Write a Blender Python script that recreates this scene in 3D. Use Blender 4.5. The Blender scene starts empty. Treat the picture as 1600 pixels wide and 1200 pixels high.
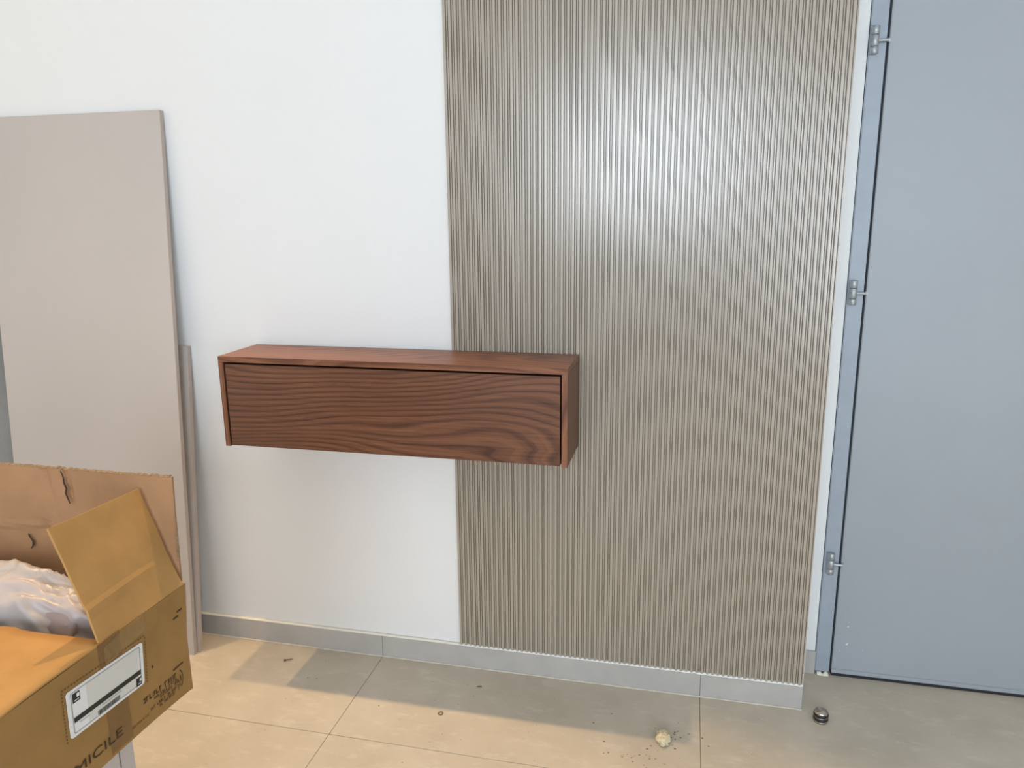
import bpy, bmesh, math, random
from mathutils import Vector, Matrix, noise

random.seed(7)
C = bpy.context.scene.collection
scene = bpy.context.scene

# ------------------------------------------------------------------ camera
cam_d = bpy.data.cameras.new('camera')
cam = bpy.data.objects.new('camera', cam_d)
C.objects.link(cam)
yaw, pitch, roll = .2299, .2229, -.0107
cy, sy, cp, sp = math.cos(yaw), math.sin(yaw), math.cos(pitch), math.sin(pitch)
fwd = Vector((-sy * cp, cy * cp, -sp))
right = Vector((cy, sy, 0))
up = right.cross(fwd)
cr, sr = math.cos(roll), math.sin(roll)
r_, u_ = cr * right + sr * up, cr * up - sr * right
m = Matrix((r_, u_, -fwd)).transposed().to_4x4()
m.translation = Vector((0, -2.4635, 1.684))
cam.matrix_world = m
cam_d.sensor_width = 36
cam_d.lens = 1184.4 / 1600 * 36
cam_d.clip_start = .05
scene.camera = cam

# ------------------------------------------------------------------ world, lights, exposure
world = bpy.data.worlds.new('world')
scene.world = world
world.use_nodes = True
bg = world.node_tree.nodes['Background']
bg.inputs['Color'].default_value = (.76, .875, 1.0, 1)
bg.inputs['Strength'].default_value = 1.0

def lamp(name, kind, loc, energy, color, target=None, **kw):
    d = bpy.data.lights.new(name, kind)
    d.energy = energy
    d.color = color
    for k, v in kw.items():
        setattr(d, k, v)
    o = bpy.data.objects.new(name, d)
    o.location = loc
    if target is not None:
        o.rotation_euler = (Vector(target) - Vector(loc)).to_track_quat('-Z', 'Y').to_euler()
    C.objects.link(o)
    return o

# first lamp: daylight through the high part of the open shop front behind the camera
lamp('daylight_and_fill', 'AREA', (-.45, -5.9, 2.25), 122, (.76, .875, 1.0), (-.35, 0, 1.6), shape='RECTANGLE', size=1.7, size_y=1.5)
lamp('daylight_and_fill', 'AREA', (2.0, -5.9, 1.5), 95, (.76, .875, 1.0), (.6, 0, .8), shape='RECTANGLE', size=1.5, size_y=2.4)  # added fill to brighten the right side, no known window there
# two warm ceiling spots close to the wall
for lx in (-1.352, -2.11):
    lamp('ceiling_spot', 'SPOT', (lx, -.2015, 4.19), 275, (1.0, .68, .36), (lx, -.2015 - 4.19, 0), spot_size=math.radians(101), spot_blend=.12, shadow_soft_size=.03)

vs = scene.view_settings
vs.view_transform = 'Standard'
vs.look = 'None'
vs.exposure = -0.20
vs.gamma = 1.0
vs.use_curve_mapping = False

# ------------------------------------------------------------------ helpers
def mat(name, color, rough=.5, metal=0, spec=.5, var=0, var_scale=6, bump=0, bump_scale=60, stretch=(1, 1, 1), color2=None, alpha=1):
    """principled material: noise varies its colour between color and color2, fine noise gives relief"""
    M = bpy.data.materials.new(name)
    M.use_nodes = True
    nt = M.node_tree
    b = nt.nodes['Principled BSDF']
    b.inputs['Base Color'].default_value = (*color, 1)
    b.inputs['Roughness'].default_value = rough
    b.inputs['Metallic'].default_value = metal
    b.inputs['Specular IOR Level'].default_value = spec
    b.inputs['Alpha'].default_value = alpha
    tc = nt.nodes.new('ShaderNodeTexCoord')
    mp = nt.nodes.new('ShaderNodeMapping')
    mp.inputs['Scale'].default_value = stretch
    nt.links.new(tc.outputs['Object'], mp.inputs['Vector'])
    if var or color2:
        n = nt.nodes.new('ShaderNodeTexNoise')
        n.inputs['Scale'].default_value = var_scale
        n.inputs['Detail'].default_value = 6
        n.inputs['Roughness'].default_value = .62
        nt.links.new(mp.outputs['Vector'], n.inputs['Vector'])
        cr_ = nt.nodes.new('ShaderNodeValToRGB')
        cr_.color_ramp.elements[0].position = .3
        cr_.color_ramp.elements[1].position = .7
        c2 = color2 or tuple(min(1, c * (1 + var)) for c in color)
        c1 = color if color2 else tuple(c * (1 - var) for c in color)
        cr_.color_ramp.elements[0].color = (*c1, 1)
        cr_.color_ramp.elements[1].color = (*c2, 1)
        nt.links.new(n.outputs['Fac'], cr_.inputs['Fac'])
        nt.links.new(cr_.outputs['Color'], b.inputs['Base Color'])
    if bump:
        n2 = nt.nodes.new('ShaderNodeTexNoise')
        n2.inputs['Scale'].default_value = bump_scale
        n2.inputs['Detail'].default_value = 4
        nt.links.new(mp.outputs['Vector'], n2.inputs['Vector'])
        bp = nt.nodes.new('ShaderNodeBump')
        bp.inputs['Strength'].default_value = bump
        bp.inputs['Distance'].default_value = .002
        nt.links.new(n2.outputs['Fac'], bp.inputs['Height'])
        nt.links.new(bp.outputs['Normal'], b.inputs['Normal'])
    return M

def walnut(name, axis='X', light=1.0, seed=0.0):
    """walnut veneer: long figured bands that fold into cathedral arches, plus fine pores along the grain"""
    M = bpy.data.materials.new(name)
    M.use_nodes = True
    nt = M.node_tree
    L = nt.links.new
    b = nt.nodes['Principled BSDF']
    b.inputs['Roughness'].default_value = .42
    b.inputs['Specular IOR Level'].default_value = .45
    tc = nt.nodes.new('ShaderNodeTexCoord')
    mp = nt.nodes.new('ShaderNodeMapping')
    mp.inputs['Location'].default_value = (seed, seed * .7, seed * .3)
    if axis == 'Z':
        mp.inputs['Rotation'].default_value = (0, math.pi / 2, 0)
    L(tc.outputs['Object'], mp.inputs['Vector'])
    def scaled(s):
        v = nt.nodes.new('ShaderNodeVectorMath')
        v.operation = 'MULTIPLY'
        v.inputs[1].default_value = s
        L(mp.outputs['Vector'], v.inputs[0])
        return v.outputs[0]
    def nz(vec, sc, det, rough=.5):
        n = nt.nodes.new('ShaderNodeTexNoise')
        n.inputs['Scale'].default_value = sc
        n.inputs['Detail'].default_value = det
        n.inputs['Roughness'].default_value = rough
        L(vec, n.inputs['Vector'])
        return n.outputs['Fac']
    def mth(op, a, bb, c=None):
        k = nt.nodes.new('ShaderNodeMath')
        k.operation = op
        for i, x in enumerate((a, bb, c)):
            if x is None:
                continue
            if isinstance(x, (int, float)):
                k.inputs[i].default_value = x
            else:
                L(x, k.inputs[i])
        return k.outputs[0]
    field = nz(scaled((.95, 3.0, 3.1)), 1.0, 1.0, .4)          # broad figure
    sep = nt.nodes.new('ShaderNodeSeparateXYZ')
    L(mp.outputs['Vector'], sep.inputs[0])
    wob = nz(scaled((2.2, 12, 14)), 1.0, 2, .5)
    ring = mth('ADD', mth('MULTIPLY', field, 19.0), mth('MULTIPLY', wob, 1.3))
    ring = mth('ADD', ring, mth('MULTIPLY', mth('ADD', sep.outputs[2], sep.outputs[1]), 46.0))
    band2 = mth('POWER', mth('FRACT', mth('MULTIPLY', ring, 2.7), 0), 2.0)
    saw = mth('FRACT', ring, 0)
    band = mth('POWER', mth('PINGPONG', mth('MULTIPLY', mth('POWER', saw, .6), 1.9), 1.0), 2.4)                               # early wood fading into a dark late line
    fibre = nz(scaled((3.2, 150, 190)), 1.0, 4, .65)
    pores = nz(scaled((14, 420, 520)), 1.0, 2, .6)
    broad = nz(scaled((1.3, 7, 9)), 1.0, 2, .5)
    fac = mth('ADD', mth('MULTIPLY', band, .30), mth('MULTIPLY', fibre, .56))
    fac = mth('ADD', fac, mth('ADD', mth('MULTIPLY', broad, .20), mth('MULTIPLY', band2, .10)))
    ramp = nt.nodes.new('ShaderNodeValToRGB')
    e = ramp.color_ramp.elements
    e[0].position, e[1].position = .30, .82
    e[0].color = (.215 * light, .088 * light, .040 * light, 1)
    e[1].color = (.048 * light, .016 * light, .007 * light, 1)
    k = ramp.color_ramp.elements.new(.54)
    k.color = (.135 * light, .050 * light, .0225 * light, 1)
    L(fac, ramp.inputs['Fac'])
    mx = nt.nodes.new('ShaderNodeMix')
    mx.data_type = 'RGBA'
    mx.blend_type = 'MULTIPLY'
    L(ramp.outputs['Color'], mx.inputs[6])
    mx.inputs[7].default_value = (.60, .52, .48, 1)
    pr = nt.nodes.new('ShaderNodeMapRange')
    pr.inputs[1].default_value, pr.inputs[2].default_value = .60, .74
    L(pores, pr.inputs[0])
    L(pr.outputs[0], mx.inputs[0])
    L(mx.outputs[2], b.inputs['Base Color'])
    bp = nt.nodes.new('ShaderNodeBump')
    bp.inputs['Strength'].default_value = .12
    bp.inputs['Distance'].default_value = .001
    L(pores, bp.inputs['Height'])
    L(bp.outputs['Normal'], b.inputs['Normal'])
    return M

def cardboard(name, c, rough=.85):
    """brown board: faint flutes, blotches"""
    M = mat(name, c, rough, spec=.2, var=.13, var_scale=7, bump=.25, bump_scale=38, stretch=(1, 1, 1))
    return M

def box(bm, x0, x1, y0, y1, z0, z1, bevel=0, seg=2):
    bm2 = bmesh.new()
    v = [bm2.verts.new((x, y, z)) for x in (x0, x1) for y in (y0, y1) for z in (z0, z1)]
    for f in ((0, 1, 3, 2), (4, 6, 7, 5), (0, 4, 5, 1), (2, 3, 7, 6), (0, 2, 6, 4), (1, 5, 7, 3)):
        bm2.faces.new([v[i] for i in f])
    if bevel:
        bmesh.ops.bevel(bm2, geom=bm2.edges[:], offset=bevel, segments=seg, affect='EDGES', clamp_overlap=True)
    tmp = bpy.data.meshes.new('t')
    bm2.to_mesh(tmp)
    bm2.free()
    bm.from_mesh(tmp)
    bpy.data.meshes.remove(tmp)
    return bm

def lathe(bm, prof, center=(0, 0, 0), axis='Z', seg=32):
    """surface of revolution from (radius, height) pairs"""
    rings = []
    for rr, h in prof:
        ring = []
        if rr < 1e-6:
            p = (0, 0, h)
            ring = [p]
        else:
            ring = [(rr * math.cos(2 * math.pi * i / seg), rr * math.sin(2 * math.pi * i / seg), h) for i in range(seg)]
        out = []
        for p in ring:
            if axis == 'X':
                p = (p[2], p[0], p[1])
            elif axis == 'Y':
                p = (p[0], p[2], p[1])
            out.append(bm.verts.new(Vector(p) + Vector(center)))
        rings.append(out)
    for a, b in zip(rings, rings[1:]):
        for i in range(seg):
            j = (i + 1) % seg
            if len(a) == 1 and len(b) == 1:
                continue
            if len(a) == 1:
                bm.faces.new((a[0], b[j], b[i]))
            elif len(b) == 1:
                bm.faces.new((a[i], a[j], b[0]))
            else:
                bm.faces.new((a[i], a[j], b[j], b[i]))
    return bm

def sheet(bm, P, thick):
    """grid of points P[i][j] thickened along its own normal into a solid sheet"""
    ni, nj = len(P), len(P[0])
    V = [[Vector(p) for p in row] for row in P]
    top, bot = [], []
    for i in range(ni):
        a, b = [], []
        for j in range(nj):
            du = V[min(i + 1, ni - 1)][j] - V[max(i - 1, 0)][j]
            dv = V[i][min(j + 1, nj - 1)] - V[i][max(j - 1, 0)]
            n = du.cross(dv).normalized()
            a.append(bm.verts.new(V[i][j]))
            b.append(bm.verts.new(V[i][j] - n * thick))
        top.append(a)
        bot.append(b)
    for i in range(ni - 1):
        for j in range(nj - 1):
            bm.faces.new((top[i][j], top[i + 1][j], top[i + 1][j + 1], top[i][j + 1]))
            bm.faces.new((bot[i][j], bot[i][j + 1], bot[i + 1][j + 1], bot[i + 1][j]))
    for i in range(ni - 1):
        bm.faces.new((top[i][0], bot[i][0], bot[i + 1][0], top[i + 1][0]))
        bm.faces.new((top[i][-1], top[i + 1][-1], bot[i + 1][-1], bot[i][-1]))
    for j in range(nj - 1):
        bm.faces.new((top[0][j], top[0][j + 1], bot[0][j + 1], bot[0][j]))
        bm.faces.new((top[-1][j], bot[-1][j], bot[-1][j + 1], top[-1][j + 1]))
    return bm

def obj(name, bm, material, parent=None, smooth=False):
    me = bpy.data.meshes.new(name)
    bmesh.ops.recalc_face_normals(bm, faces=bm.faces[:])
    bm.to_mesh(me)
    bm.free()
    if smooth:
        for p in me.polygons:
            p.use_smooth = True
    me.materials.append(material)
    o = bpy.data.objects.new(name, me)
    C.objects.link(o)
    if parent is not None:
        o.parent = parent
    return o

def tag(o, label, cat, group=None, kind=None):
    o['label'] = label
    o['category'] = cat
    if group:
        o['group'] = group
    if kind:
        o['kind'] = kind
    return o

def thing(name, label, cat, loc=(0, 0, 0), group=None):
    o = bpy.data.objects.new(name, None)
    o.empty_display_size = .05
    o.location = loc
    C.objects.link(o)
    return tag(o, label, cat, group)

def struct(name, bm=None, material=None, loc=(0, 0, 0)):
    if bm is None:
        o = bpy.data.objects.new(name, None)
        o.location = loc
        C.objects.link(o)
    else:
        o = obj(name, bm, material)
    o['kind'] = 'structure'
    return o

def B():
    return bmesh.new()

# ------------------------------------------------------------------ materials
M_wall = mat('white_wall_paint', (.75, .75, .735), .55, spec=.3, var=.012, var_scale=1.6, bump=.10, bump_scale=220)
M_ceil = mat('ceiling_paint', (.80, .80, .79), .8)
M_grout = mat('floor_grout', (.31, .26, .20), .9)
M_skirt = mat('skirting_tile', (.43, .41, .38), .28, spec=.5, var=.07, var_scale=7)
M_bead = mat('cream_caulk', (.78, .74, .64), .7, var=.05, var_scale=40)
M_slat = mat('taupe_fluted_laminate', (.37, .318, .25), .23, spec=1.0, var=.03, var_scale=3, stretch=(6, 6, .4))
M_steel = mat('blue_grey_door_enamel', (.325, .348, .370), .42, spec=.55, var=.03, var_scale=2.2, bump=.06, bump_scale=90)
M_frame = mat('blue_grey_frame_enamel', (.315, .355, .40), .38, spec=.5, var=.08, var_scale=9)
M_gap = mat('dark_gap', (.02, .02, .022), .9)
M_hinge = mat('worn_zinc', (.40, .42, .43), .46, metal=.7, var=.25, var_scale=120, bump=.2, bump_scale=200)
M_chip = mat('white_paint_fleck', (.72, .73, .73), .7)
M_board = mat('beige_melamine', (.48, .435, .40), .42, spec=.4, var=.025, var_scale=1.5)
M_edge = mat('beige_edge_band', (.47, .39, .335), .5, var=.03)
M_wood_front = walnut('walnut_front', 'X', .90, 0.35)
M_wood_top_lit = walnut('walnut_top_lit', 'X', 1.25, 4.1)  # same walnut, colour lightened for the light falling on the top
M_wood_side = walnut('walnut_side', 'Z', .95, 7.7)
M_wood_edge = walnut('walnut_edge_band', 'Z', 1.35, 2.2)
M_inside = mat('dark_carcass', (.03, .018, .012), .8)
M_card = cardboard('brown_cardboard', (.30, .170, .058))
M_card_in = cardboard('cardboard_inside', (.335, .185, .093))
M_card_flap = cardboard('cardboard_flap', (.42, .232, .080))
M_ink = mat('brown_black_ink', (.045, .022, .008), .8)
M_ink_soft = mat('faded_ink', (.12, .065, .02), .85)
M_tape = mat('brown_packing_tape', (.26, .135, .045), .22, spec=.6, var=.08, var_scale=25, alpha=.62)
M_tape_clear = mat('clear_packing_tape', (.50, .33, .15), .15, spec=.7, bump=.9, bump_scale=60, alpha=.13)
M_paper = mat('white_label_paper', (.72, .71, .69), .45)
M_pouch = mat('grey_label_pouch', (.60, .59, .54), .3, spec=.6)
M_black = mat('label_black', (.015, .014, .013), .5)
M_greyprint = mat('label_grey_print', (.28, .27, .25), .5)
M_lowcab = mat('pale_grey_melamine', (.50, .46, .43), .5, var=.02)
M_roll = mat('mauve_grey_roll', (.33, .24, .215), .45, var=.15, var_scale=9)
M_red = mat('red_mark', (.55, .03, .03), .5)
M_tag = mat('white_tag', (.80, .79, .76), .5)
M_rubber = mat('black_rubber', (.012, .012, .012), .35)
M_chrome = mat('brushed_nickel', (.42, .37, .31), .24, metal=.95, var=.3, var_scale=90)
M_putty = mat('dried_cream_putty', (.56, .47, .28), .8, color2=(.72, .64, .46), var_scale=60, bump=.5, bump_scale=120)
M_screw = mat('dark_steel', (.12, .095, .065), .4, metal=.7)
M_brass = mat('old_brass', (.25, .18, .08), .4, metal=.8)
M_debris = mat('brown_crumbs', (.19, .13, .08), .9, var=.3, var_scale=80)

# floor tile: beige porcelain, cloudy, dusty, lightly scuffed
M_tile = bpy.data.materials.new('beige_porcelain')
M_tile.use_nodes = True
nt = M_tile.node_tree
pb = nt.nodes['Principled BSDF']
pb.inputs['Roughness'].default_value = .48
pb.inputs['Specular IOR Level'].default_value = .35
geo = nt.nodes.new('ShaderNodeNewGeometry')
def tnoise(sc, det, rough, src):
    n = nt.nodes.new('ShaderNodeTexNoise')
    n.inputs['Scale'].default_value = sc
    n.inputs['Detail'].default_value = det
    n.inputs['Roughness'].default_value = rough
    nt.links.new(src, n.inputs['Vector'])
    return n.outputs['Fac']
oi = nt.nodes.new('ShaderNodeObjectInfo')
n1 = tnoise(3.2, 8, .62, geo.outputs['Position'])
rp = nt.nodes.new('ShaderNodeValToRGB')
rp.color_ramp.elements[0].position, rp.color_ramp.elements[1].position = .32, .70
rp.color_ramp.elements[0].color = (.47, .405, .315, 1)
rp.color_ramp.elements[1].color = (.57, .50, .405, 1)
nt.links.new(n1, rp.inputs['Fac'])
# pale scuffs
mpg = nt.nodes.new('ShaderNodeMapping')
mpg.inputs['Scale'].default_value = (1, 2.4, 1)
mpg.inputs['Rotation'].default_value = (0, 0, .7)
nt.links.new(geo.outputs['Position'], mpg.inputs['Vector'])
n2 = tnoise(9, 10, .72, mpg.outputs['Vector'])
mr = nt.nodes.new('ShaderNodeMapRange')
mr.inputs[1].default_value, mr.inputs[2].default_value = .53, .74
nt.links.new(n2, mr.inputs[0])
mx = nt.nodes.new('ShaderNodeMix')
mx.data_type = 'RGBA'
mx.inputs[7].default_value = (.63, .56, .46, 1)
nt.links.new(mr.outputs[0], mx.inputs[0])
nt.links.new(rp.outputs['Color'], mx.inputs[6])
# small dark grit
n3 = tnoise(75, 2, .5, geo.outputs['Position'])
mr3 = nt.nodes.new('ShaderNodeMapRange')
mr3.inputs[1].default_value, mr3.inputs[2].default_value = .755, .80
nt.links.new(n3, mr3.inputs[0])
mx3 = nt.nodes.new('ShaderNodeMix')
mx3.data_type = 'RGBA'
mx3.inputs[7].default_value = (.20, .15, .10, 1)
nt.links.new(mr3.outputs[0], mx3.inputs[0])
nt.links.new(mx.outputs[2], mx3.inputs[6])
nt.links.new(mx3.outputs[2], pb.inputs['Base Color'])

# ------------------------------------------------------------------ room shell
XL, XR, YF = -3.3, 3.0, -6.2
H = 4.24
floor = struct('floor', box(B(), XL, XR, YF, .40, -.06, -.0025), M_grout)
JX = [XL, -2.305, -1.105, .0952, 1.2952, 2.4952, XR]
JY = [YF, -5.263, -4.063, -2.863, -1.663, -.463, .40]
for i in range(len(JX) - 1):
    for j in range(len(JY) - 1):
        g = .0011
        o = obj('tile', box(B(), JX[i] + g, JX[i + 1] - g, JY[j] + g, JY[j + 1] - g, -.012, 0, .0006, 1), M_tile, floor)
ceiling = struct('ceiling', box(B(), XL, XR, YF, .40, H, H + .06), M_ceil)
WY = .013                                                         # face of the main wall; its skirting face is y = 0
XC = .4370                                                        # corner where the wall steps back
RY = .240                                                         # face of the recessed door wall
struct('wall_back', box(B(), XL, XC, WY, RY + .08, 0, H), M_wall)
bm = B()
DX0, DX1, DZ = .509, 1.530, 2.46
box(bm, XC, DX0, RY, RY + .08, 0, H)
box(bm, DX1, XR, RY, RY + .08, 0, H)
box(bm, DX0, DX1, RY, RY + .08, DZ, H)
struct('wall_recess', bm, M_wall)
struct('wall_left', box(B(), XL - .06, XL, YF, .32, 0, H), M_wall)
struct('wall_right', box(B(), XR, XR + .06, YF, .32, 0, H), M_wall)

# skirting of cut floor tiles, with its bead of cream caulk on the ledge
ZB = .0876
base = struct('baseboard_back')
for a, b in ((XL, -2.305), (-2.305, -1.105), (-1.105, .0952), (.0952, XC - .001)):
    obj('skirting_tile', box(B(), a + .0006, b - .0006, 0, WY - .0005, 0, ZB, .0008, 1), M_skirt, base)
bm = B()
n = 260
P = []
for i in range(n + 1):
    x = XL + (-.7908 - XL) * i / n
    w = .0012 * noise.noise(Vector((x * 14, 0, 1)))
    P.append([(x, WY - .0002, ZB + .0005), (x, WY - .0004, ZB + .0050 + w), (x, .006, ZB + .0042 + w), (x, .0012 + w, ZB + .0022), (x, .0006 + w, ZB + .0002)])
sheet(bm, P, .0004)
obj('caulk_bead', bm, M_bead, base, True)
# thin pale grout line at the foot
bm = B()
P = []
for i in range(n + 1):
    x = XL + (XC - XL) * i / n
    w = .0022 * noise.noise(Vector((x * 9, 3, 1)))
    P.append([(x, -.0003, .0040 + w * .5), (x, -.0022, .0022), (x, -.0050 - w, .0003)])
sheet(bm, P, .0003)
obj('foot_grout', bm, mat('pale_floor_grout', (.56, .51, .43), .8, var=.15, var_scale=30), base, True)
base2 = struct('baseboard_recess')
obj('skirting_tile', box(B(), XC + .0006, .5105, RY - .011, RY - .0005, 0, .090, .0008, 1), M_skirt, base2)

# ------------------------------------------------------------------ fluted panel
PX0, PX1, N = -.7905, .4350, 68
PZ0, PZ1 = ZB + .004, 2.80
pan = thing('fluted_wall_panel', 'tall taupe fluted wall panel of narrow vertical ribs between white wall and steel door', 'wall panel', (0, WY, PZ0))
pitch_ = (PX1 - PX0) / N
obj('backing', box(B(), PX0, PX1, -.0045, -.0003, 0, PZ1 - PZ0), M_slat, pan)
def slat_mesh():
    bm = B()
    p, d, d2 = pitch_, .0128, .0098                               # broad rib, then a narrow lower one, fine deep grooves between
    def rib(x0, x1, dd, r):
        return [(x0, -dd + r * 1.4), (x0 + r, -dd), ((x0 + x1) / 2, -dd - .0001), (x1 - r, -dd), (x1, -dd + r * 1.4)]
    prof = ([(-p * .5, 0), (-p * .5, -.0020)] + rib(-p * .405, p * .045, d, .00028) + [(p * .14, -.0018)]
            + rib(p * .235, p * .405, d2, .00028) + [(p * .5, -.0020), (p * .5, 0)])
    lo = [bm.verts.new((x, y, 0)) for x, y in prof]
    hi = [bm.verts.new((x, y, PZ1 - PZ0)) for x, y in prof]
    for i in range(len(prof) - 1):
        bm.faces.new((lo[i], lo[i + 1], hi[i + 1], hi[i]))
    bm.faces.new(lo)
    bm.faces.new(hi)
    return bm
s0 = obj('slat', slat_mesh(), M_slat, pan)
for p in s0.data.polygons:
    p.use_smooth = False
s0.location = (PX0 + pitch_ * .5, 0, 0)
for i in range(1, N):
    o = s0.copy()
    C.objects.link(o)
    o.parent = pan
    o.location = (PX0 + pitch_ * (i + .5), 0, 0)
# scalloped white caulk under the ribs
bm = B()
P = []
n = N * 8
for i in range(n + 1):
    x = PX0 + (PX1 - PX0) * i / n
    ph = abs(math.sin(math.pi * (x - PX0) / pitch_))
    w = .0010 * noise.noise(Vector((x * 60, 5, 1)))
    y = -WY - .0012 + w
    P.append([(x, -.0005, .003), (x, -.0040, .0030), (x, -.0095 + .001 * ph, .0034 - .0022 * ph + w), (x, y, .0006 - .0016 * ph + w), (x, y + .0006, -.0032 + w)])
sheet(bm, P, .0004)
obj('caulk_bead', bm, mat('white_caulk', (.80, .80, .77), .6), pan, True)

# ------------------------------------------------------------------ steel door
door = struct('door_1', loc=(0, RY, 0))
FY = -.006                                                        # frame face, local
bm = B()
box(bm, .5115, .5615, FY, .05, .010, DZ + .01, .0025)
obj('frame_stile', bm, M_frame, door)
obj('frame_stile', box(B(), 1.478, 1.527, FY, .05, .010, DZ + .01, .0025), M_frame, door)
obj('frame_head', box(B(), .5617, 1.4778, FY, .05, DZ - .04, DZ + .01, .0025), M_frame, door)
obj('frame_stop', box(B(), .5617, .582, .046, .072, .004, DZ - .04), M_gap, door)
LX0, LX1 = .5685, 1.4720
leaf = obj('leaf', box(B(), LX0, LX1, -.010, .034, .0305, DZ - .048, .002), M_steel, door)
obj('bottom_rail', box(B(), LX0, LX1, -.0092, .034, .0120, .0302, .0015), M_steel, door)
obj('gap_shade_strip', box(B(), LX0 + .001, LX1 - .001, -.0075, .030, .0004, .0118), M_gap, door)  # added near-black strip, paints the shade in the gap under the leaf
for hz in (2.187, 1.414, .449):
    h = bpy.data.objects.new('hinge', None)
    h.location = ({2.187: .5250, 1.414: .5268, .449: .5325}[hz], -.0185, hz)
    C.objects.link(h)
    h.parent = door
    for a, b in ((.0155, .0405), (-.0185, .0145), (-.0405, -.0195)):
        bm = B()
        rr = .0118
        lathe(bm, [(0, a), (rr - .0015, a), (rr, a + .0015), (rr, b - .0015), (rr - .0015, b), (0, b)], seg=20)
        obj('knuckle', bm, M_hinge, h, True)
    bm = B()
    lathe(bm, [(0, 0), (.0052, 0), (.0052, .030), (0, .030)], (.010, 0, -.002), 'X', 12)
    box(bm, .036, .0445, .001, .011, -.007, .004, .0015)
    obj('arm', bm, M_hinge, h)
    obj('mount', box(B(), -.0135, -.006, .006, .0125, -.040, .040, .001), M_frame, h)
bm = B()
for cx, cz, s in ((.612, .205, .0042), (.615, .225, .0026), (.613, .134, .0050), (.616, .140, .0034), (.590, .105, .0022), (.668, .118, .0018), (.583, .166, .0016)):
    k = 9
    ring = []
    for i in range(k):
        a = 2 * math.pi * i / k
        rr = s * (.55 + .5 * random.random())
        ring.append(bm.verts.new((cx + rr * math.cos(a) * .8, -.0104, cz + rr * math.sin(a))))
    bm.faces.new(ring)
o = obj('paint_flecks', bm, M_chip, door)
o['kind'] = 'stuff'
# caulk smeared at the foot of the frame
bm = B()
P = []
for i in range(13):
    x = .519 + .040 * i / 12
    h_ = .006 + .010 * noise.noise(Vector((x * 90, 2, 0)))
    P.append([(x, -.007, h_ + .004), (x, -.0125 - .003 * noise.noise(Vector((x * 70, 7, 0))), h_ * .5), (x, -.018 - .004 * noise.noise(Vector((x * 80, 9, 0))), .0005)])
sheet(bm, P, .001)
obj('foot_caulk', bm, M_bead, door, True)

# ------------------------------------------------------------------ floating walnut cabinet
CX0, CX1, CZ0, CZ1, CD = -1.538, -.3460, .9060, 1.2213, .243
W = CX1 - CX0
HH = CZ1 - CZ0
cab = thing('floating_cabinet', 'dark walnut wall-hung cabinet with one wide drop front under a flat top', 'cabinet', (CX0, 0, CZ0))
obj('top_panel', box(B(), 0, W, -CD, -.001, HH - .0195, HH, .001), M_wood_top_lit, cab)
for x in (0, W - .0185):
    obj('side_panel', box(B(), x, x + .0185, -CD + .0006, -.001, 0, HH - .0197, .0007), M_wood_side, cab)
    obj('edge_band', box(B(), x + .0004, x + .0181, -CD, -CD + .0012, .0002, HH - .0199, .0003, 1), M_wood_edge, cab)
obj('bottom_panel', box(B(), .0187, W - .0187, -CD + .024, -.001, .004, .020), M_wood_side, cab)
obj('back_panel', box(B(), .0187, W - .0187, -.018, -.001, .0202, HH - .0197), M_inside, cab)
fr = obj('drop_front', box(B(), .0240, W - .0240, -CD + .0015, -CD + .0205, .0040, HH - .0265, .0008), M_wood_front, cab)

# ------------------------------------------------------------------ boards leaning on the wall
def leaning_board(name, label, x0, x1, foot_y, height, thick, top_y):
    t = thing(name, label, 'board', ((x0 + x1) / 2, foot_y, 0), None)
    ang = math.asin((top_y - foot_y) / height) if height else 0
    w = (x1 - x0) / 2
    e = .0012
    b1 = obj('face_panel', box(B(), -w + e, w - e, 0, thick, 0, height - e, .0004, 1), M_board, t)
    obj('edge_band', box(B(), w - e + .0001, w, .0003, thick - .0003, 0, height), M_edge, t)
    obj('edge_band', box(B(), -w, -w + e - .0001, .0003, thick - .0003, 0, height), M_edge, t)
    obj('edge_band', box(B(), -w + e, w - e, .0003, thick - .0003, height - e + .0001, height), M_edge, t)
    t.rotation_euler = (-ang, 0, 0)
    return t
leaning_board('tall_leaning_board', 'tall beige laminate board leaning against the white wall behind the carton', -2.606, -1.834, -.150, 2.052, .0185, -.0085)
leaning_board('short_leaning_board', 'shorter beige board leaning on the wall behind the tall beige board', -2.45, -1.8235, -.129, 1.212, .0185, -.0085)

t = thing('shade_standin_board', 'added slate grey board whose dark colour stands for shade behind the tall beige board', 'board', (-2.92, -.075, 0))  # added board, its grey supplies the shade beside the tall board's edge
obj('face_panel', box(B(), -.34, .30, 0, .018, 0, 1.55, .001), mat('shade_grey', (.20, .205, .20), .45, var=.25, var_scale=3), t)
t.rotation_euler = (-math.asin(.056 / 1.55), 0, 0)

# ------------------------------------------------------------------ low cabinet under the carton
lc = thing('low_cabinet', 'pale grey low cabinet standing on the floor under the cardboard box', 'cabinet', (-1.375, -1.51, 0))
obj('body', box(B(), -.285, .275, -.20, .176, .04, .7095, .0012), M_lowcab, lc)
obj('door_panel', box(B(), -.285, .275, .1795, .2155, .045, .7075, .0012), M_lowcab, lc)
obj('plinth', box(B(), -.26, .25, -.17, .16, 0, .0398), M_gap, lc)

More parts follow.
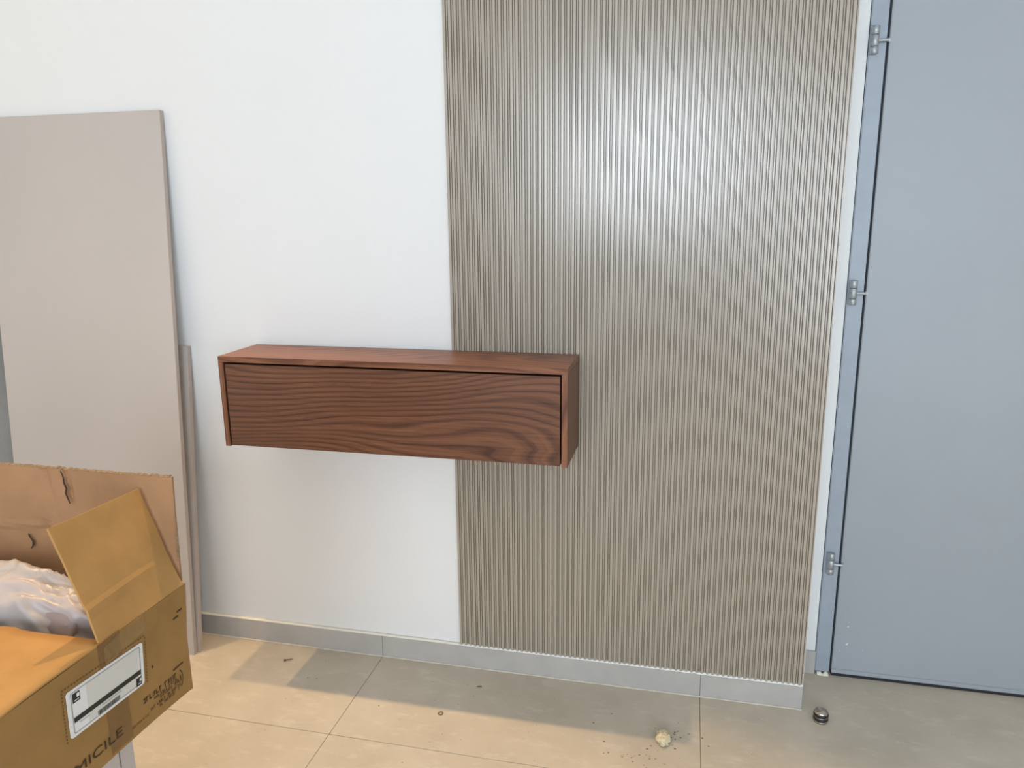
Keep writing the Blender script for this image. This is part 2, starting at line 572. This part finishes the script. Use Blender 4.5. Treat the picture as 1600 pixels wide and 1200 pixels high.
# ------------------------------------------------------------------ cardboard box
BX, BY0, BY1, BZ0, BZ1 = -1.0, -1.676, -1.208, .7105, .9360
ct = thing('cardboard_box', 'open brown cardboard carton with a white shipping label and raised torn flaps', 'box', (BX, -1.44, BZ0))
def L3(p):
    return (p[0] - BX, p[1] + 1.44, p[2] - BZ0)
T = .0055
def far_y(z):                                                    # far upright edge bulges out of true
    if z > .82:
        return BY1 - .014 * (BZ1 - z) / (BZ1 - .82)
    return BY1 - .014
def low_z(y):                                                    # lower rim sags where the carton overhangs its support
    t_ = max(0, min(1, (y - BY0) / (BY1 - BY0)))
    return .7125 - .0155 * t_ ** 3
def end_pt(s, t_, x=BX):
    yb0, yb1 = BY0, far_y(BZ1 + (BZ0 - BZ1) * (1 - t_))
    y = yb0 + (yb1 - yb0) * s
    z0 = low_z(y)
    return (x, y, z0 + (BZ1 - z0) * t_)
ns, ntt = 16, 8
P = [[L3(end_pt(i / ns, j / ntt)) for j in range(ntt + 1)] for i in range(ns + 1)]
obj('end_panel', sheet(B(), P, T), M_card, ct)
BL = -1.66
P = [[L3((BX - .0006 + (BL - BX) * i / 10, far_y(BZ1 - .23 * (1 - j / 8)) - .0004, low_z(BY1) * (1 - i / 10) + .7125 * (i / 10) + (BZ1 - (low_z(BY1) * (1 - i / 10) + .7125 * (i / 10))) * j / 8)) for j in range(9)] for i in range(11)]
obj('side_panel', sheet(B(), P, -T), M_card_in, ct)
obj('side_panel', box(B(), *[a - BX for a in (BL, BX - T)], *[a + 1.44 for a in (BY0, BY0 + T)], *[a - BZ0 for a in (.7125, BZ1)]), M_card, ct)
obj('end_panel', box(B(), *[a - BX for a in (BL, BL + T)], *[a + 1.44 for a in (BY0 + T, BY1 - .02)], *[a - BZ0 for a in (.7125, BZ1)]), M_card, ct)
obj('bottom_panel', box(B(), *[a - BX for a in (BL + T, BX - T)], *[a + 1.44 for a in (BY0 + T, BY1 - .022)], *[a - BZ0 for a in (.7110, .7165)]), M_card_in, ct)

# far flap, standing; ragged corrugated rim, dents
def far_flap():
    P = []
    ni, nj = 60, 26
    for i in range(ni + 1):
        row = []
        x = -1.012 + (BL + 1.012) * i / ni
        for j in range(nj + 1):
            t_ = j / nj
            z = BZ1 + (1.166 - BZ1) * t_
            rag = .0022 * noise.noise(Vector((x * 55, 0, 3))) + .0015 * noise.noise(Vector((x * 160, 0, 3)))
            if j == nj:
                z += rag
            y = BY1 + .004 + .004 * math.sin(t_ * 1.6) + .0030 * noise.noise(Vector((x * 5, z * 7, 2)))
            # creases running down from the rim and a dent
            for cx, dx, amp, ww in ((-1.322, .05, .0045, .006), (-1.268, .03, .0065, .0045)):
                xx = cx + dx * (1 - t_)
                y += amp * 1.5 * math.exp(-((x - xx) / ww) ** 2) * max(0, t_ - .28) / .72
            y += .010 * math.exp(-((x + 1.335) / .012) ** 2 - ((z - 1.030) / .014) ** 2)
            y -= .004 * math.exp(-((z - (1.040 + .05 * (x + 1.2))) / .006) ** 2) * (1 if x < -1.15 else .2)
            xx = x + .005 * (t_) * (1 if i == 0 else 0)
            row.append(L3((xx, y, z)))
        P.append(row)
    return sheet(B(), P, -.0052)
ff = obj('rear_flap', far_flap(), M_card_in, ct, False)
# rim of exposed brown flutes along the top of the flap and down its outer edge
M_rim = mat('torn_flute_edge', (.13, .08, .04), .95, color2=(.32, .20, .105), var_scale=220)
P = []
for i in range(121):
    x = -1.0115 + (BL + 1.0115) * i / 120
    rag = .0022 * noise.noise(Vector((x * 55, 0, 3))) + .0030 * noise.noise(Vector((x * 190, 0, 8)))
    yy = BY1 + .0100 + .0030 * noise.noise(Vector((x * 5, 1.166 * 7, 2)))
    P.append([L3((x, yy - .0022, 1.1655 + rag)), L3((x, yy + .001, 1.1685 + rag)), L3((x, yy + .0052, 1.166 + rag))])
obj('flap_rim', sheet(B(), P, .001), M_rim, ct)
P = []
for i in range(41):
    z = .985 + (1.166 - .985) * i / 40
    rag = .0014 * noise.noise(Vector((z * 120, 0, 3)))
    yy = BY1 + .004 + .006 * i / 40
    P.append([L3((-1.0120 + rag, yy - .001, z)), L3((-1.0095 + rag, yy + .002, z)), L3((-1.0115 + rag, yy + .0058, z))])
obj('flap_rim', sheet(B(), P, .001), M_rim, ct)
def tear(pts, w):
    bm = B()
    P = []
    for k, (x, z) in enumerate(pts):
        e = w * (.25 + .75 * math.sin(math.pi * (k + .6) / (len(pts) + .2)))
        yy = BY1 + .0005 + .004 * math.sin(((z - BZ1) / .23) * 1.6) + .0030 * noise.noise(Vector((x * 5, z * 7, 2))) - .0032
        P.append([L3((x - e, yy, z)), L3((x + e, yy, z))])
    obj('tear', sheet(bm, P, .0012), M_ink, ct)
tear([(-1.2705, 1.164), (-1.266, 1.150), (-1.2665, 1.138), (-1.262, 1.126), (-1.2655, 1.114), (-1.262, 1.104), (-1.258, 1.092)], .0022)
tear([(-1.376, 1.014), (-1.373, 1.006), (-1.366, .998), (-1.367, .989), (-1.372, .981)], .0026)
# torn end flap leaning inward over the contents
def end_flap():
    ni, nj = 20, 24
    P = []
    for i in range(ni + 1):
        s = i / ni
        y = -1.4445 + (-1.2125 + 1.4445) * s
        row = []
        for j in range(nj + 1):
            t_ = j / nj
            # path: hinge -> crease -> top
            h0 = Vector((BX + .0, y, .9368))
            k0 = Vector((-1.0165 - .0105 * s, y, .999 - .004 * s + .0035 * math.sin(s * 3.1)))
            t0 = Vector((-1.072 - .006 * s, y, 1.1535 - .0115 * s))
            tc_ = .28
            p = h0.lerp(k0, t_ / tc_) if t_ <= tc_ else k0.lerp(t0, (t_ - tc_) / (1 - tc_))
            p.x += .0022 * math.exp(-((t_ - tc_) / .03) ** 2)
            p.x += .0030 * noise.noise(Vector((y * 11, p.z * 11, 4)))
            row.append(L3(p))
        P.append(row)
    return sheet(B(), P, .0045)
obj('end_flap', end_flap(), M_card_flap, ct)
# near flap closed flat over the near half
def near_flap():
    ni, nj = 30, 10
    P = []
    for i in range(ni + 1):
        x = BX + .0005 + (BL - BX) * i / ni
        row = []
        for j in range(nj + 1):
            t_ = j / nj
            fe = -1.4345 + .0035 * noise.noise(Vector((x * 9, 1, 0))) + (.007 * math.exp(-((x + 1.205) / .02) ** 2))
            y = BY0 - .001 + (fe - BY0) * t_
            z = BZ1 + .0045 + .0025 * math.sin(t_ * math.pi) + .002 * noise.noise(Vector((x * 6, y * 6, 9))) * t_
            row.append(L3((x, y, z)))
        P.append(row)
    return sheet(B(), P, -.005)
obj('front_flap', near_flap(), M_card_flap, ct, True)

# tape down the middle of the end panel and over the flap
tp = [[L3((BX + .0009 - (.0 if j < 9 else 0), -1.398 - .002 * noise.noise(Vector((j, 0, 0))) - .054 * i / 4, .7165 + (.9400 - .7165) * j / 9)) for j in range(10)] for i in range(5)]
obj('packing_tape', sheet(B(), tp, -.0003), M_tape, ct)
tp = []
for i in range(15):
    row = []
    for j in range(9):
        y = -1.335 - .105 * i / 14
        z = .905 + .036 * j / 8 - .012 * (i / 14)
        row.append(L3((BX + .0016 + .0042 * abs(noise.noise(Vector((y * 60, z * 70, 0)))), y, min(z, .9395))))
    tp.append(row)
obj('loose_tape', sheet(B(), tp, -.0003), M_tape_clear, ct)
# two torn slots near the far upright edge
bm = B()
for y, z in ((-1.232, .889), (-1.245, .8795)):
    box(bm, .0002, .0012, y + 1.44 - .009, y + 1.44 + .007, z - BZ0 - .0018, z - BZ0 + .0018, .0004, 1)
o = obj('staple_slots', bm, M_ink, ct)
# printing on the end panel
def quad(bm, a, b, c, d):
    bm.faces.new([bm.verts.new(L3(p)) for p in (a, b, c, d)])
def text_mesh(body, height, width=None, extrude=0):
    cu = bpy.data.curves.new('txt', 'FONT')
    cu.body = body
    cu.size = 1
    cu.resolution_u = 3
    to = bpy.data.objects.new('txt', cu)
    C.objects.link(to)
    bpy.context.view_layer.update()
    me = bpy.data.meshes.new_from_object(to.evaluated_get(bpy.context.evaluated_depsgraph_get()))
    bpy.data.objects.remove(to)
    xs = [v.co.x for v in me.vertices]
    ys = [v.co.y for v in me.vertices]
    x0, x1, y0, y1 = min(xs), max(xs), min(ys), max(ys)
    for v in me.vertices:
        v.co.y = (v.co.y - y0) / (y1 - y0) * height
        v.co.x = (v.co.x - x1) * (width / (x1 - x0) if width else height / (y1 - y0))
    return me
me = text_mesh('DOMICILE', .0178, .176)
for v in me.vertices:                                            # right end of the word at y = -1.4225, reading towards the far corner
    x_, y_ = v.co.x, v.co.y
    yy = -1.4225 + x_
    v.co = Vector(L3((BX + .0017, yy, .7385 + y_ + .016 * (-x_))))
me.materials.append(M_ink)
o = bpy.data.objects.new('print_word', me)
C.objects.link(o)
o.parent = ct
# lines of small print too small to read
bm = B()
rnd = random.Random(3)
def small_line(y0, z0, y1, z1, h, gap=.3):
    y = y0
    while y < y1:
        w = h * rnd.uniform(.45, .8)
        f = (y - y0) / (y1 - y0)
        z = z0 + (z1 - z0) * f
        if rnd.random() > gap * .4:
            st = h * .20
            kind = rnd.randrange(4)
            x = BX + .0012
            if kind in (0, 1, 3):
                quad(bm, (x, y, z), (x, y + st, z), (x, y + st, z + h), (x, y, z + h))
            if kind in (0, 2):
                quad(bm, (x, y, z + h - st), (x, y + w, z + h - st), (x, y + w, z + h), (x, y, z + h))
            if kind in (1, 2):
                quad(bm, (x, y, z), (x, y + w, z), (x, y + w, z + st), (x, y, z + st))
            if kind in (2, 3):
                quad(bm, (x, y + w - st, z), (x, y + w, z), (x, y + w, z + h), (x, y + w - st, z + h))
        y += w + h * .25 + (h * .6 if rnd.random() < .2 else 0)
small_line(-1.362, .7590, -1.262, .7540, .0105, 0)
small_line(-1.333, .7490, -1.252, .7455, .0062)
small_line(-1.318, .7415, -1.252, .7385, .0058)
small_line(-1.345, .7335, -1.258, .7300, .0058)
small_line(-1.325, .7245, -1.262, .7225, .0058)
small_line(-1.398, .7300, -1.352, .7285, .0040)
quad(bm, (BX + .0012, -1.272, .7725), (BX + .0012, -1.240, .7725), (BX + .0012, -1.240, .7758), (BX + .0012, -1.272, .7758))
for k in range(6):                                               # bracket curve at the end of the lines
    a0, a1 = -1.4 + k * .47, -1.4 + (k + 1) * .47
    q = []
    for a, rr in ((a0, .017), (a1, .017), (a1, .0195), (a0, .0195)):
        q.append((BX + .0012, -1.2555 + rr * .55 * math.cos(a), .745 + rr * math.sin(a)))
    quad(bm, *q)
obj('small_print', bm, M_ink, ct)['kind'] = 'stuff'
# dashed printed frame round the label and a dot
LTL, LTR, LBR, LBL = [(-1.532, .8980), (-1.3460, .8850), (-1.3530, .8000), (-1.535, .8110)]
def lab(s, t_, off=.0022):
    y = (LBL[0] * (1 - s) + LBR[0] * s) * (1 - t_) + (LTL[0] * (1 - s) + LTR[0] * s) * t_
    z = (LBL[1] * (1 - s) + LBR[1] * s) * (1 - t_) + (LTL[1] * (1 - s) + LTR[1] * s) * t_
    return (BX + off, y, z)
bm = B()
def dash(s0, t0, s1, t1):
    quad(bm, lab(s0, t0, .0013), lab(s1, t0, .0013), lab(s1, t1, .0013), lab(s0, t1, .0013))
k = 30
for i in range(k):
    a, b = -.04 + 1.09 * i / k, -.04 + 1.09 * (i + .5) / k
    dash(a, 1.085, b, 1.115)
    if i % 2 == 0:
        c, d = -.03 + 1.12 * i / k, -.03 + 1.12 * (i + 1) / k
        dash(1.035, c, 1.048, d)
        dash(-.045, c, -.032, d)
obj('dashed_frame', bm, M_ink_soft, ct)
bm = B()
lathe(bm, [(0, 0), (.0028, 0)], (.0012, -1.327 + 1.44, .818 - BZ0), 'X', 10)
obj('print_dot', bm, M_ink, ct)
# the shipping label
def rounded(m_s, m_t, r_s, r_t, off, k=5):
    pts = []
    for cs, ctt, a0 in ((1 - m_s - r_s, 1 - m_t - r_t, 0), (m_s + r_s, 1 - m_t - r_t, 1), (m_s + r_s, m_t + r_t, 2), (1 - m_s - r_s, m_t + r_t, 3)):
        for i in range(k + 1):
            a = (a0 + i / k) * math.pi / 2
            pts.append(lab(cs + r_s * math.cos(a), ctt + r_t * math.sin(a), off))
    return pts
bm = B()
f = bm.faces.new([bm.verts.new(L3(p)) for p in rounded(0, 0, .035, .07, .0016)])
ex = bmesh.ops.extrude_face_region(bm, geom=[f])
for v in ex['geom']:
    if isinstance(v, bmesh.types.BMVert):
        v.co.x -= .0005
sl = obj('shipping_label', bm, M_paper, ct)
bm = B()
quad(bm, lab(.235, .06, .0018), lab(.925, .06, .0018), lab(.925, .955, .0018), lab(.235, .955, .0018))
obj('pouch', bm, M_pouch, sl)
bm = B()
A_, B_ = rounded(.045, .06, .02, .04, .0021), rounded(.055, .075, .018, .036, .0021)
va, vb = [bm.verts.new(L3(p)) for p in A_], [bm.verts.new(L3(p)) for p in B_]
for i in range(len(va)):
    j = (i + 1) % len(va)
    bm.faces.new((va[i], va[j], vb[j], vb[i]))
obj('border', bm, M_greyprint, sl)
def lq(bm, s0, s1, t0, t1, off=.0021):
    quad(bm, lab(s0, t0, off), lab(s1, t0, off), lab(s1, t1, off), lab(s0, t1, off))
bm = B()
lq(bm, .06, .95, .285, .395)
obj('black_band', bm, M_black, sl)
for s0, s1, t0, t1, notch in ((.065, .155, .70, .90, ((.115, .148, .79, .87), (.080, .140, .735, .752))),
                              (.875, .955, .045, .235, ((.925, .950, .13, .20), (.895, .945, .085, .10)))):   # two dark emblems with a pale notch
    bm = B()
    lq(bm, s0, s1, t0, t1)
    obj('emblem', bm, M_black, sl)
    for q_ in notch:
        bm = B()
        lq(bm, *q_, .0024)
        obj('emblem_notch', bm, M_paper, sl)
bm = B()
x_ = .345
while x_ < .64:
    w = rnd.choice((.004, .007, .011))
    lq(bm, x_, x_ + w, .075, .175)
    x_ += w + rnd.choice((.003, .005))
obj('barcode', bm, M_black, sl)['kind'] = 'stuff'
bm = B()
lq(bm, .40, .66, .215, .262, .0023)
obj('text_strip', bm, M_paper, sl)
bm = B()
x_ = .405
while x_ < .65:
    w = rnd.uniform(.006, .014)
    lq(bm, x_, x_ + w, .224, .254, .0025)
    x_ += w + .005
x_ = .12
while x_ < .24:
    w = rnd.uniform(.006, .014)
    lq(bm, x_, x_ + w, .225, .245, .0023)
    x_ += w + .005
obj('label_print', bm, M_greyprint, sl)['kind'] = 'stuff'

# ------------------------------------------------------------------ plastic-wrapped bundle inside the carton
bd = thing('wrapped_bundle', 'mauve grey roll wrapped in crumpled clear plastic lying inside the cardboard box', 'bundle', (-1.345, -1.330, .7175))
M_wrap = mat('clear_plastic_wrap', (.66, .60, .56), .34, spec=.6, bump=.25, bump_scale=40, alpha=.52)
def roll(r0, crumple, tail, nx=90, na=64, seed=1, x0=-.30, x1=.30):
    bm = B()
    rows = []
    for i in range(nx + 1):
        s = i / nx
        x = x0 + (x1 - x0) * s
        # shoulders: the roll tapers to the gathered end of its bag
        e = max(0, (s - .62) / .38)
        rr = r0 * (1 - (.72 if tail else .12) * e ** 1.6) * (1 - .25 * max(0, (.08 - s) / .08) ** 2)
        ring = []
        for a_ in range(na):
            a = 2 * math.pi * a_ / na
            d = Vector((0, math.cos(a), math.sin(a)))
            q = Vector((x * 7 + seed, d.y * 1.7, d.z * 1.7))
            c1 = noise.noise(q * 1.3)
            c2 = abs(noise.noise(q * 2.0 + Vector((5, 1, 2))))
            c3 = abs(noise.noise(Vector((x * 16 + a * 2.2, a * 1.2, seed)) * .9))
            amp = crumple * (1 + 1.2 * e)
            k = rr + amp * (.9 * c1 - 1.1 * c2 - .6 * c3 + .35) - (.10 * crumple / .017) * .03 * abs(noise.noise(Vector((x * 34, a * 3.1, seed + 4)))) 
            ring.append(bm.verts.new((x, d.y * k * .78, .152 + d.z * k * 1.27 - .030 * e)))
        rows.append(ring)
    for A, Bq in zip(rows, rows[1:]):
        for i in range(na):
            j = (i + 1) % na
            bm.faces.new((A[i], A[j], Bq[j], Bq[i]))
    bm.faces.new(rows[0])
    bm.faces.new(rows[-1])
    return bm
obj('roll', roll(.088, .003, False, 50, 48, 2, -.29, .22), M_roll, bd, True)
obj('plastic_wrap', roll(.101, .017, True, 110, 84, 1), M_wrap, bd, True)
bm = B()
box(bm, .222, .250, -.030, .012, .172, .1745, .0006, 1)
tg = obj('paper_tag', bm, M_tag, bd)
tg.rotation_euler = (.1, .32, .2)
tg.location = (-.03, .045, .075)
obj('red_mark', box(B(), .240, .2485, -.029, -.021, .1746, .1750), M_red, tg)

# ------------------------------------------------------------------ floor items
ds = thing('door_stopper', 'small domed metal door stopper with black rubber bands on the floor tiles', 'door stopper', (.491, -.046, 0))
ds.scale = (1, 1, 1.22)
R0 = .0245
obj('base', lathe(B(), [(0, 0), (R0 * .96, 0), (R0 * .98, .004), (R0 * .93, .0055), (0, .0055)], seg=40), M_chrome, ds, True)
for z0 in (.0056, .0168):
    obj('rubber_ring', lathe(B(), [(0, z0), (R0 * .96, z0), (R0, z0 + .0018), (R0, z0 + .0062), (R0 * .96, z0 + .008), (0, z0 + .008)], seg=40), M_rubber, ds, True)
obj('collar', lathe(B(), [(0, .0137), (R0 * .94, .0137), (R0 * .945, .0167), (0, .0167)], seg=40), M_chrome, ds, True)
dome = [(R0 * .93, .0249)] + [(R0 * .93 * math.cos(a), .0249 + .0125 * math.sin(a)) for a in [math.radians(d) for d in range(8, 90, 9)]] + [(0, .0374)]
obj('dome', lathe(B(), [(0, .0249)] + dome, seg=40), M_chrome, ds, True)

bm = B()
bmesh.ops.create_icosphere(bm, subdivisions=5, radius=1)
for v in bm.verts:
    d = v.co.copy()
    k = 1 + .30 * noise.noise(d * 1.7 + Vector((3, 1, 2))) - .35 * abs(noise.noise(d * 3.4)) + .12 * noise.noise(d * 8)
    v.co = Vector((d.x * .0225 * k, d.y * .036 * k, max(-.0125, d.z * .019 * k) + .0125))
tag(obj('putty_lump', bm, M_putty, None, True), 'crumpled cream lump of dried putty on the floor near the tile joint', 'putty').location = (-.0235, -.262, 0)

def fastener(name, label, cat, p0, p1, head_r, shank_r, cone, material):
    p0, p1 = Vector(p0), Vector(p1)
    ln = (p1 - p0).length
    t = thing(name, label, cat, p0)
    t.rotation_euler = (0, 0, math.atan2(p1.y - p0.y, p1.x - p0.x))
    z = head_r
    obj('head', lathe(B(), [(0, 0), (head_r, 0), (head_r, .0008), (shank_r, cone), (0, cone)], (0, 0, z), 'X', 16), material, t)
    prof = [(0, cone + .0001)]
    nn = 14
    for i in range(nn + 1):
        x = cone + .0002 + (ln * .85 - cone) * i / nn
        prof.append((shank_r * (1 if i % 2 else .72), x))
    prof.append((0, ln))
    obj('shank', lathe(B(), prof, (0, 0, z), 'X', 12), material, t)
    return t
fastener('wood_screw', 'dark countersunk screw lying on the shaded floor close to the skirting', 'screw', (-1.467, -.112, 0), (-1.437, -.097, 0), .0046, .0019, .009, M_screw)
fastener('machine_screw', 'tiny dark screw lying on the shaded floor under the fluted panel', 'screw', (-.677, -.110, 0), (-.694, -.115, 0), .0036, .0018, .004, M_screw)
bm = B()
lathe(bm, [(.0060, 0), (.0098, 0), (.0098, .0022), (.0060, .0022), (.0060, 0)], seg=28)
tag(obj('metal_washer', bm, M_brass), 'small brass washer on the sunny floor just past the cabinet shadow edge', 'washer').location = (-.7755, -.284, 0)
# loose crumbs round the putty lump and across the floor: stuff
bm = B()
rnd = random.Random(11)
spots = []
for k in range(34):
    spots.append((.005 + rnd.gauss(0, .035), -.255 + rnd.gauss(0, .045), rnd.uniform(.0010, .0042)))
for k in range(26):
    spots.append((-.105 + rnd.gauss(0, .055), -.345 + rnd.gauss(0, .022), rnd.uniform(.0010, .0038)))
for k in range(70):
    spots.append((rnd.uniform(-1.75, .3), rnd.uniform(-.55, -.02), rnd.uniform(.0006, .0021)))
for x, y, s in ((-.255, -.22, .0042), (-.21, -.305, .004), (-.068, -.40, .004), (-.20, -.16, .003), (-1.29, -.19, .003), (-1.325, -.19, .0025), (-1.0, -.29, .003)):
    spots.append((x, y, s))
for x, y, s in spots:
    if abs(x + .0235) < .024 and abs(y + .262) < .038:
        continue
    v0 = [bm.verts.new((x + s * math.cos(a) * rnd.uniform(.7, 1.5), y + s * math.sin(a) * rnd.uniform(.6, 1.0), 0)) for a in (0, 1.2, 2.5, 3.8, 5.1)]
    tpv = bm.verts.new((x, y, s * .7))
    for i in range(5):
        bm.faces.new((v0[i], v0[(i + 1) % 5], tpv))
tag(obj('floor_crumbs', bm, M_debris), 'scattered brown crumbs and grit on the beige floor tiles', 'debris', kind='stuff')
